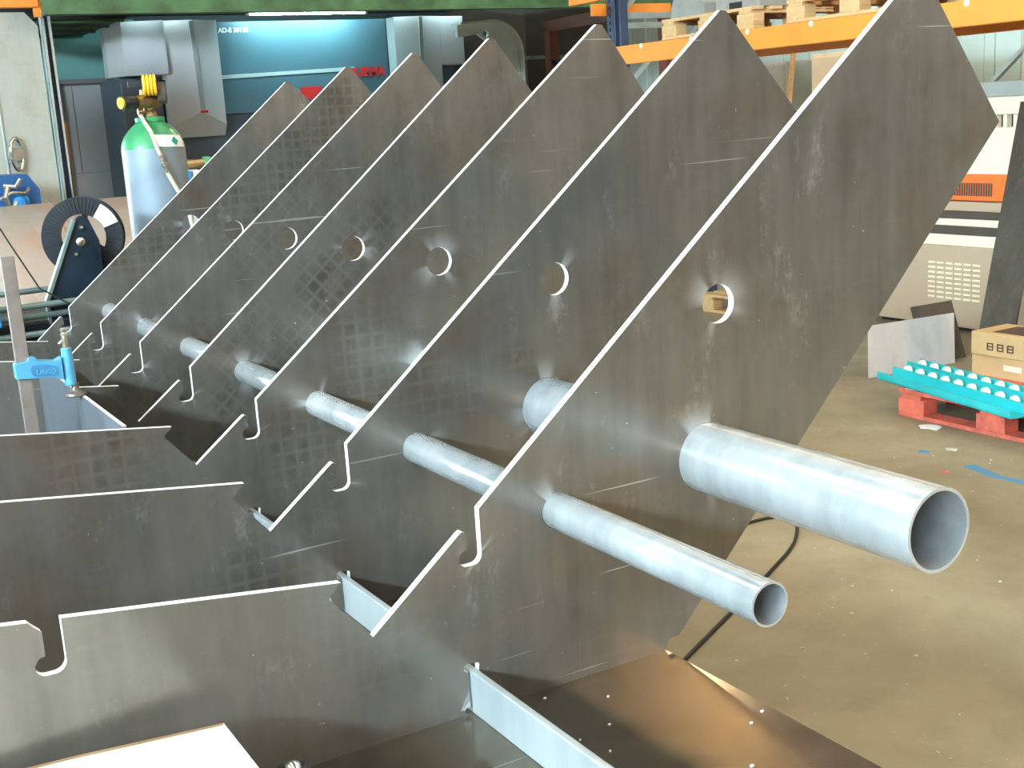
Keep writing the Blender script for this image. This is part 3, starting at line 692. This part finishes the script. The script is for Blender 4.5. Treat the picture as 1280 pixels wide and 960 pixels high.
# warm high-bay lamp above the rack aisle (its glow shows on the base sheet and along the pipe tops)
for lx, ly, lz, bulb, nm in ((6.05, 6.85, 5.25, 'bulb_far', 'warm high-bay lamp hung from the ceiling over the rack'),
                             (5.35, -5.55, 4.55, 'sodium', 'warm high-bay lamp hung from the ceiling behind the camera')):
    hb = thing('high_bay_lamp', (lx, ly, lz), nm, 'lamp', 'high-bay lamps')
    MB().lathe((lx, ly, lz), (0,0,1), [(.30,-.02),(.26,.10),(.14,.24),(.08,.27),(.075,.27),(.13,.235),(.25,.095),(.29,-.02),(.30,-.02)], 40, cap=False).build('reflector', M['galv'], hb, smooth=True)
    MB().cyl((lx, ly, lz+.25), (lx, ly, lz+.46), .085).build('ballast', M['charcoal'], hb, smooth=True)
    MB().cyl((lx, ly, lz+.46), (lx, ly, ZC), .012).build('stem', M['charcoal'], hb)
    bm_ = MB(); bmesh.ops.create_icosphere(bm_.bm, subdivisions=3, radius=.135, matrix=Matrix.Translation((lx, ly, lz-.05)))
    bm_.build('bulb', M[bulb], hb, smooth=True)

# ------------------------------------------------------------------ pallet rack on the right
def upright(mb, x, y, z1, w=.08, d=.07):
    loops = [[(0,0),(w,0),(w,z1),(0,z1)]]+[[(w*.38,z),(w*.62,z),(w*.62,z+.03),(w*.38,z+.03)] for z in [.12+.06*k for k in range(int((z1-.2)/.06))]]
    mb.prism(loops, (x, y-w/2, 0), (0,1,0), (0,0,1), (1,0,0), .004)
    mb.box(x, x+d, y-w/2-.004, y-w/2, 0, z1).box(x, x+d, y+w/2, y+w/2+.004, 0, z1)
rk = thing('pallet_rack', (5.8, 4.5, 0), 'pallet rack with a long orange beam across the upper right', 'rack')
for x, y in ((5.31, 6.62), (6.13, 6.62), (5.31, 1.75), (6.13, 1.75)):
    mb = MB(); upright(mb, x, y, 5.0); mb.build('upright', M['rackblue'], rk)
for y in (6.62, 1.75):
    for z in (.5, 2.33): MB().beam((5.37, y, z), (6.14, y, z), .03, .045).build('brace', M['galv'], rk)
    for z0, z1 in ((1.4, 2.31), (2.36, 3.1)): MB().beam((5.37, y, z0), (6.14, y, z1), .025, .035).build('brace', M['galv'], rk)
for x, xx in ((5.25, 5.30), (6.22, 6.27)):
    for y0, y1 in ((1.80, 6.57),):
        for zz in (3.30, 4.40): MB().box(x, xx, y0-.04, y1+.04, zz, zz+.14).build('beam', M['orange'], rk, bevel=.006)
        b = MB().box(x, xx, y0-.04, y1+.04, 1.955, 2.095).build('beam', M['orange'], rk, bevel=.006)
        for k in range(8):
            y = y0+.25+(y1-y0-.4)*k/7.3
            MB().lathe((x-.001, y, 2.078), (-1,0,0), [(.018,0),(.018,.003),(.002,.005)], 14).build('safety_clip', M['white'], b)
MB().box(5.30, 6.22, 1.80, 6.57, 2.075, 2.098).build('shelf_board', M['redbrown'], rk)
mb = MB().box(5.25, 5.30, 6.50, 7.2, 2.46, 2.58); mb.build('beam', M['orange'], rk)
r2 = thing('storage_rack', (6.3, 8.0, 0), 'narrow blue storage rack with pale braces behind the end of the orange beam', 'rack')
for x in (5.93, 6.63):
    mb = MB(); upright(mb, x, 7.6, 3.2); mb.build('upright', M['rackblue'], r2)
for z in (2.33, 1.4): MB().beam((5.97, 7.6, z), (6.66, 7.6, z), .035, .05).build('brace', M['galv'], r2)
MB().beam((6.02, 7.6, 1.75), (6.62, 7.6, 2.29), .03, .04).build('brace', M['galv'], r2)
MB().beam((6.02, 7.6, 2.40), (6.62, 7.6, 2.95), .03, .04).build('brace', M['galv'], r2)
MB().box(5.80, 7.0, 7.66, 7.70, 2.42, 2.52).build('beam', M['orange'], r2)

def pallet(y0, y1, x0, x1, z, mat, label, group, blocks=3, h=(.022, .078, .022, .022)):
    """bottom boards, blocks, stringers, top boards"""
    p = thing('pallet', ((x0+x1)/2, (y0+y1)/2, z), label, 'pallet', group)
    bw = .14; zz = z
    for k in range(3):
        x = x0+(x1-x0-.1)*k/2; MB().box(x, x+.1, y0, y1, zz, zz+h[0]).build('bottom_board', mat, p, bevel=.003)
    zz += h[0]
    for k in range(3):
        x = x0+(x1-x0-.1)*k/2
        for j in range(blocks):
            y = y0+(y1-y0-.165)*j/(blocks-1); MB().box(x, x+.1, y, y+.165, zz, zz+h[1]).build('block', mat, p, bevel=.004)
    zz += h[1]
    for j in range(blocks):
        y = y0+(y1-y0-.165)*j/(blocks-1); MB().box(x0, x1, y+.02, y+.145, zz, zz+h[2]).build('stringer_board', mat, p, bevel=.003)
    zz += h[2]
    for k in range(6):
        x = x0+(x1-x0-.1)*k/5; MB().box(x, x+.1, y0, y1, zz, zz+h[3]).build('deck_board', mat, p, bevel=.003)
    return zz+h[3]
zt = pallet(5.02, 6.02, 5.28, 6.20, 2.0985, M['pine'], 'wooden pallet with grey blocks on it, on the orange beam', 'wooden pallets on the rack')
pallet(3.60, 4.70, 5.28, 6.20, 2.0985, M['pine'], 'wooden pallet on the orange beam, nearest to the front rib tip', 'wooden pallets on the rack')
for j, (y0, y1, x) in enumerate(((5.58, 5.96, 5.32), (5.05, 5.50, 5.36))):
    t = thing('moulded_block', (x+.3, (y0+y1)/2, zt), ('grey moulded block at the far end of the wooden pallet on the rack', 'grey moulded block with a dark handle slot on the rack pallet')[j], 'block', 'grey blocks on the rack pallet')
    MB().prism([[(y0,0),(y1,0),(y1,.07),(y1-.03,.12),(y1-.06,.20),(y0+.08,.20),(y0+.03,.11),(y0,.08)]], (x, 0, zt+.001), (0,1,0), (0,0,1), (1,0,0), .55).build('body', M['concrete_block'], t, bevel=.006)
    if j: MB().box(x-.004, x+.01, y0+.17, y0+.30, zt+.005, zt+.05).build('handle_slot', M['dark'], t)
# things seen under the beam
for j, (x, y, w, h, m_, nm) in enumerate(((7.3, 7.35, .9, 1.95, 'lidgrey', 'pale grey tall locker seen under the orange beam'), (7.3, 6.38, .42, 1.98, 'cream', 'narrow cream locker seen under the orange beam'))):
    t = thing('locker', (x, y, 0), nm, 'locker', 'lockers behind the rack')
    MB().box(x, x+.5, y-w/2, y+w/2, 0, h).build('body', M[m_], t, bevel=.01)
    MB().box(x-.012, x, y-w/2+.02, y+w/2-.02, .05, h-.03).build('door', M[m_], t, bevel=.005)
    MB().box(x-.03, x-.012, y-w/2+.05, y-w/2+.07, .95, 1.1).build('handle', M['charcoal'], t)
tag(MB().beam((7.0, 6.78, 0), (7.2, 6.70, 2.0), .05, .03).build('timber_batten', M['pine']), 'thin timber batten leaning between the two lockers', 'batten')

# second upright row behind the right-hand machine
r3 = thing('storage_rack', (7.9, 3.9, 0), 'dark perforated rack post with a diagonal brace at the upper right edge', 'rack')
mb = MB(); upright(mb, 7.55, 4.55, 3.4, .10, .08); mb.build('upright', M['rackblue'], r3)
mb = MB(); upright(mb, 7.55, 4.22, 3.4, .12, .08); mb.build('upright', M['rackblue'], r3)
MB().box(7.53, 7.55, 4.40, 4.48, 0, 3.4).build('post_strip', M['galv'], r3)
MB().box(7.53, 7.55, 4.61, 4.645, 0, 3.4).build('post_strip', M['white'], r3)
MB().beam((7.54, 4.58, 1.93), (7.54, 5.10, 1.50), .03, .045, (1,0,0)).build('brace', M['galv'], r3)

# ------------------------------------------------------------------ cream, orange and tan machine at right
mc = thing('cabinet_machine', (6.8, 3.9, 0), 'cream, orange and tan machine cabinet with dark stripes at the right', 'machine')
ya, yb = 2.7, 4.93
for nm, z0, z1, mt, dx in (('base_panel', .03, .585, 'tan', 0), ('cream_stripe', .585, .66, 'cream', -.004), ('dark_band', .66, .72, 'charcoal', .004), ('cream_stripe', .72, .768, 'cream', -.004),
                           ('dark_band', .768, .82, 'charcoal', .004), ('tan_band', .82, .885, 'tan', 0), ('orange_band', .892, 1.066, 'orange2', -.01), ('cream_panel', 1.066, 1.364, 'cream', 0),
                           ('top_cover', 1.446, 1.56, 'cream', -.03)):
    o = MB().box(6.3+dx, 7.25, ya, yb, z0, z1).build(nm, M[mt], mc, bevel=.008)
    if nm == 'orange_band':
        gr = MB()
        for k in range(46): y = 3.89+k*.0195; gr.box(6.284, 6.290, y, y+.010, .925, 1.01)
        gr.build('vent_grille', M['charcoal'], o)
    if nm == 'base_panel':
        gr = MB()
        for r_ in range(8):
            for k in range(6): gr.box(6.290, 6.302, 3.98+k*.075, 4.035+k*.075, .22+r_*.034, .232+r_*.034)
        gr.build('louvre', M['cream'], o)
MB().box(6.36, 7.2, ya+.05, yb-.05, .885, .893).build('joint', M['dark'], mc)
MB().box(6.42, 7.2, ya+.05, yb-.05, 1.364, 1.446).build('recess', M['charcoal'], mc)
for k in range(27): 
    y = 2.80+k*.077; MB().box(6.305, 6.35, y, y+.03, 1.364, 1.446).build('pillar', M['cream'], mc)
MB().prism([[(ya,1.56),(yb,1.56),(yb-.25,1.635),(yb-.8,1.655),(ya,1.64)]], (6.25, 0, 0), (0,1,0), (0,0,1), (1,0,0), 1.0).build('lid', M['lidgrey'], mc)
MB().box(6.36, 7.2, ya+.03, yb-.03, 0, .03).build('plinth', M['dark'], mc)

# ------------------------------------------------------------------ leaning sheets
def quad_plate(name, bl, u, v, w, h, t, mat, label, cat):
    u, v = Vector(u).normalized(), Vector(v).normalized(); n = u.cross(v).normalized()
    v = n.cross(u) if False else v
    m_ = MB(); b = Vector(bl)
    vs = [m_.bm.verts.new(b+u*w*a+v*h*c_+n*t*d_) for d_ in (0,1) for a, c_ in ((0,0),(1,0),(1,1),(0,1))]
    for f in ((0,1,2,3),(7,6,5,4),(0,4,5,1),(1,5,6,2),(2,6,7,3),(3,7,4,0)): m_.bm.faces.new([vs[i] for i in f])
    return tag(m_.build(name, mat), label, cat)
quad_plate('leaning_plate', (5.50,3.36,.004), (-.10,-.99,0), (.68,.24,1.50), .27, 1.68, .012, M['dark_steel'], 'long dark steel plate leaning against the cream machine', 'steel plate')
quad_plate('leaning_strip', (5.62,3.00,.004), (-.10,-.99,0), (.66,.24,1.50), .06, 1.6, .01, M['long'], 'narrow pale blue strip leaning between the dark plate and tall carton', 'steel strip')
quad_plate('steel_offcut', (5.30,3.56,.004), (1,-.05,0), (.05,.16,.33), .34, .37, .010, M['dark_steel'], 'small dark steel offcut between the shiny sheet and the leaning plate', 'steel plate')
quad_plate('shiny_sheet', (4.82,3.55,.002), (1,-.10,0), (.045,.05,.30), .66, .305, .003, M['stainless'], 'low shiny stainless sheet standing behind the red pallet', 'steel sheet')

pallet(5.30, 6.25, 5.75, 6.55, 0, M['pine'], 'wooden pallet on the floor, seen through the hole of the nearest rib', None)
# ------------------------------------------------------------------ red pallet with its load
zp = pallet(1.70, 2.835, 4.29, 5.09, 0, M['palletred'], 'worn red wooden pallet on the floor at the right', None)
tag(MB().box(4.30, 4.72, 1.72, 2.80, zp, zp+.003).build('cover_sheet', M['mgrey'], ), 'grey sheet spread over the red pallet deck', 'sheet')
tag(MB().obox((4.40, 2.60, zp+.0045), (.05, .13, .0012), (1,0,0), (-.2,1,0), (0,0,1)).build('yellow_leaflet', M['yellow']), 'yellow leaflet on the red pallet under the teal rollers', 'leaflet')
td = Vector((-.215, -.976, 0)).normalized(); tn = Vector((td.y, -td.x, 0)); tn = tn if tn.x > 0 else -tn
def track(c, L, wheels, label):
    t = thing('roller_track', c, label, 'roller track', 'teal roller tracks on the red pallet')
    c = Vector(c)
    for s in (-1, 1): MB().obox(c+td*L/2+tn*.042*s+Vector((0,0,.022)), (L/2, .003, .022), td, tn, (0,0,1)).build('side_rail', M['tealframe'], t)
    MB().obox(c+td*L/2+Vector((0,0,.003)), (L/2, .042, .003), td, tn, (0,0,1)).build('web', M['tealframe'], t)
    for k in range(wheels):
        q = c+td*(.07+k*.103)+Vector((0,0,.030))
        MB().lathe(q-tn*.017, tn, [(.014,0),(.022,.004),(.0245,.017),(.022,.030),(.014,.034)], 18).build('wheel', M['wheel'], t, smooth=True)
    return t
zc = zp+.0045
track((4.655, 3.06, zc+.012), 1.02, 9, 'teal roller track with cream wheels on the red pallet, the one nearer the cardboard boxes')
track((4.520, 3.035, zc+.006), 1.02, 9, 'teal roller track with cream wheels on the red pallet, beside the plain channel')
pc = thing('steel_channel', (4.40, 3.02, zc+.002), 'plain teal channel without wheels at the front of the red pallet', 'channel')
c = Vector((4.405, 3.03, zc+.002))
MB().obox(c+td*.515+Vector((0,0,.003)), (.515, .05, .003), td, tn, (0,0,1)).obox(c+td*.515-tn*.047+Vector((0,0,.02)), (.515, .003, .02), td, tn, (0,0,1)).build('profile', M['tealframe'], pc)
MB().obox(c+td*.515+tn*.047+Vector((0,0,.026)), (.515, .003, .026), td, tn, (0,0,1)).build('flange', M['tealframe'], pc)
def carton(x0, x1, y0, y1, z0, z1, label, marks):
    t = thing('cardboard_box', ((x0+x1)/2, (y0+y1)/2, z0), label, 'box', 'cartons on the red pallet')
    MB().box(x0, x1, y0, y1, z0, z1).build('carton', M['card'], t, bevel=.004)
    if marks:
        m_ = MB()
        for k in range(3):
            y = y1-.10-k*.062
            for dz in (0, .016, .032): m_.box(x0-.0008, x0, y-.040, y, z0+.030+dz, z0+.037+dz)
            m_.box(x0-.0008, x0, y-.008, y, z0+.03, z0+.069).box(x0-.0008, x0, y-.040, y-.033, z0+.03, z0+.069)
        m_.build('printed_marks', M['ink'], t)
        MB().box(x0+.04, x1-.04, y0+.05, y1-.10, z1, z1+.0006).build('printed_panel', M['ink'], t)
    else:
        MB().box(x0-.0008, x0, y0+.05, y0+.16, z0+.045, z0+.075).build('tape', M['cardtape'], t)
    return t
carton(4.80, 5.09, 2.44, 2.80, zp, zp+.115, 'lower cardboard carton with a strip of tape on the red pallet', False)
carton(4.78, 5.06, 2.30, 2.79, zp+.116, zp+.236, 'upper cardboard carton with printed marks on the red pallet', True)
tc = thing('cardboard_box', (5.35, 2.45, 0), 'tall upright cardboard carton at the right edge behind the leaning boxes', 'box')
MB().box(5.16, 5.42, 2.20, 2.655, 0, 1.03).build('carton', M['card'], tc, bevel=.004)
MB().box(5.159, 5.16, 2.40, 2.45, 0.02, 1.02).build('tape', M['cardtape'], tc)
bm_ = MB(); bmesh.ops.create_icosphere(bm_.bm, subdivisions=4, radius=1)
for v in bm_.bm.verts:
    p = v.co.copy(); k = 1+.10*sin(7*p.x+3*p.z)+.08*sin(9*p.y-4*p.x)+.05*sin(15*p.z+6*p.y)
    v.co = Vector((4.22+p.x*.13*k, 1.835+p.y*.13*k, max(zp+.012, zp+.15+p.z*.15*k)))
tag(bm_.build('plastic_wrap', M['bag'], smooth=True), 'crumpled clear plastic wrap on the red pallet at the right edge', 'plastic wrap')

# ------------------------------------------------------------------ floor: cable, tape patch, chips
cab = [(1.15,.95,.006),(1.68,1.24,.006),(2.27,1.57,.006),(2.52,1.72,.006),(2.66,1.84,.006),(2.73,1.93,.006),(2.72,2.00,.006),(2.66,2.03,.006),(2.45,2.02,.006),(2.2,1.95,.006),(1.8,1.9,.006)]
def smoothpath(p, n=6):
    q = [Vector(a) for a in p]; out = []
    for i in range(len(q)-1):
        a, b, c_, d_ = q[max(i-1,0)], q[i], q[i+1], q[min(i+2,len(q)-1)]
        for k in range(n):
            t = k/n; out.append(.5*((2*b)+(c_-a)*t+(2*a-5*b+4*c_-d_)*t*t+(3*b-a-3*c_+d_)*t**3))
    return out+[q[-1]]
tag(MB().tube(smoothpath(cab), .0065, 8).build('floor_cable', M['cablebk'], smooth=True), 'thin black cable looping across the concrete floor', 'cable')
mb = MB().prism([[(3.86,2.00),(3.80,1.80),(3.83,1.66),(3.775,1.67),(3.76,1.84),(3.80,2.02)]], (0,0,.0), (1,0,0), (0,1,0), (0,0,1), .0012)
tag(mb.build('tape_scrap', M['bluetape']), 'torn blue tape scrap on the floor in front of the red pallet', 'tape')
for (x, y, r, mt, nm) in ((3.857, 2.282, .022, 'bluetape', 'tiny teal scrap on the floor left of the blue tape'), (3.68, 2.007, .014, 'palletred', 'tiny red chip on the floor between the two blue scraps'), (3.978, 2.225, .022, 'chip', 'small pale paper chip on the floor before the red pallet'),
                          (4.22, 2.56, .045, 'white', 'crumpled white paper scrap under the front edge of the red pallet')):
    tag(MB().prism([[(x+r*(1+.3*sin(5*a))*cos(a), y+r*(1.3+.3*cos(3*a))*sin(a)) for a in [2*pi*k/9 for k in range(9)]]], (0,0,0), (1,0,0), (0,1,0), (0,0,1), .003).build('floor_scrap', M[mt]), nm, 'scrap', 'scraps on the floor')
ch = MB()
for k in range(260):
    x, y = random.uniform(1.0, 4.15), random.uniform(-.6, 3.0); r = random.uniform(.0015, .0045)
    if x < 1.0: continue
    a = random.random()*pi
    ch.obox((x, y, .0016), (r, r*.6, .0014), (cos(a), sin(a), 0), (-sin(a), cos(a), 0), (0,0,1))
o = ch.build('metal_chips', M['chip'], origin=(2.8, 1.2, 0)); o['kind'] = 'stuff'; tag(o, 'tiny pale metal chips scattered over the concrete floor', 'chips')
ch = MB()
for k in range(12):
    x, y = random.uniform(.31, .64), random.uniform(-.6, -.02); r = random.uniform(.0012, .003)
    ch.obox((x, y, H+.001), (r, r*.7, .0008), (1,.3,0), (-.3,1,0), (0,0,1))
o = ch.build('metal_chips', M['white'], origin=(.5, -.3, H)); o['kind'] = 'stuff'; tag(o, 'bright chips lying on the dark base sheet', 'chips')

# ------------------------------------------------------------------ camera, world, view
cam = bpy.data.cameras.new('camera'); co = bpy.data.objects.new('camera', cam); COL.objects.link(co)
cam.sensor_width = 36; cam.lens = 1553.98/1280*36; cam.clip_start = .05; cam.clip_end = 100
rot = Matrix(((.8599924692,.1582964390,-.4851341983),(-.5067543420,.1529343340,-.8484169974),(-.0601081506,.9754760900,.2117390093)))
co.matrix_world = Matrix.Translation((-.5136708,-1.5757723,1.6357938)) @ rot.to_4x4()
sc.camera = co
w = bpy.data.worlds.new('world'); sc.world = w; w.use_nodes = True
w.node_tree.nodes['Background'].inputs[0].default_value = (.6,.65,.7,1); w.node_tree.nodes['Background'].inputs[1].default_value = .3
vs = sc.view_settings; vs.view_transform = 'Standard'; vs.look = 'None'; vs.gamma = 1; vs.use_curve_mapping = False; vs.exposure = 0.0
sc.cycles.use_denoising = True
sc.cycles.max_bounces = 8
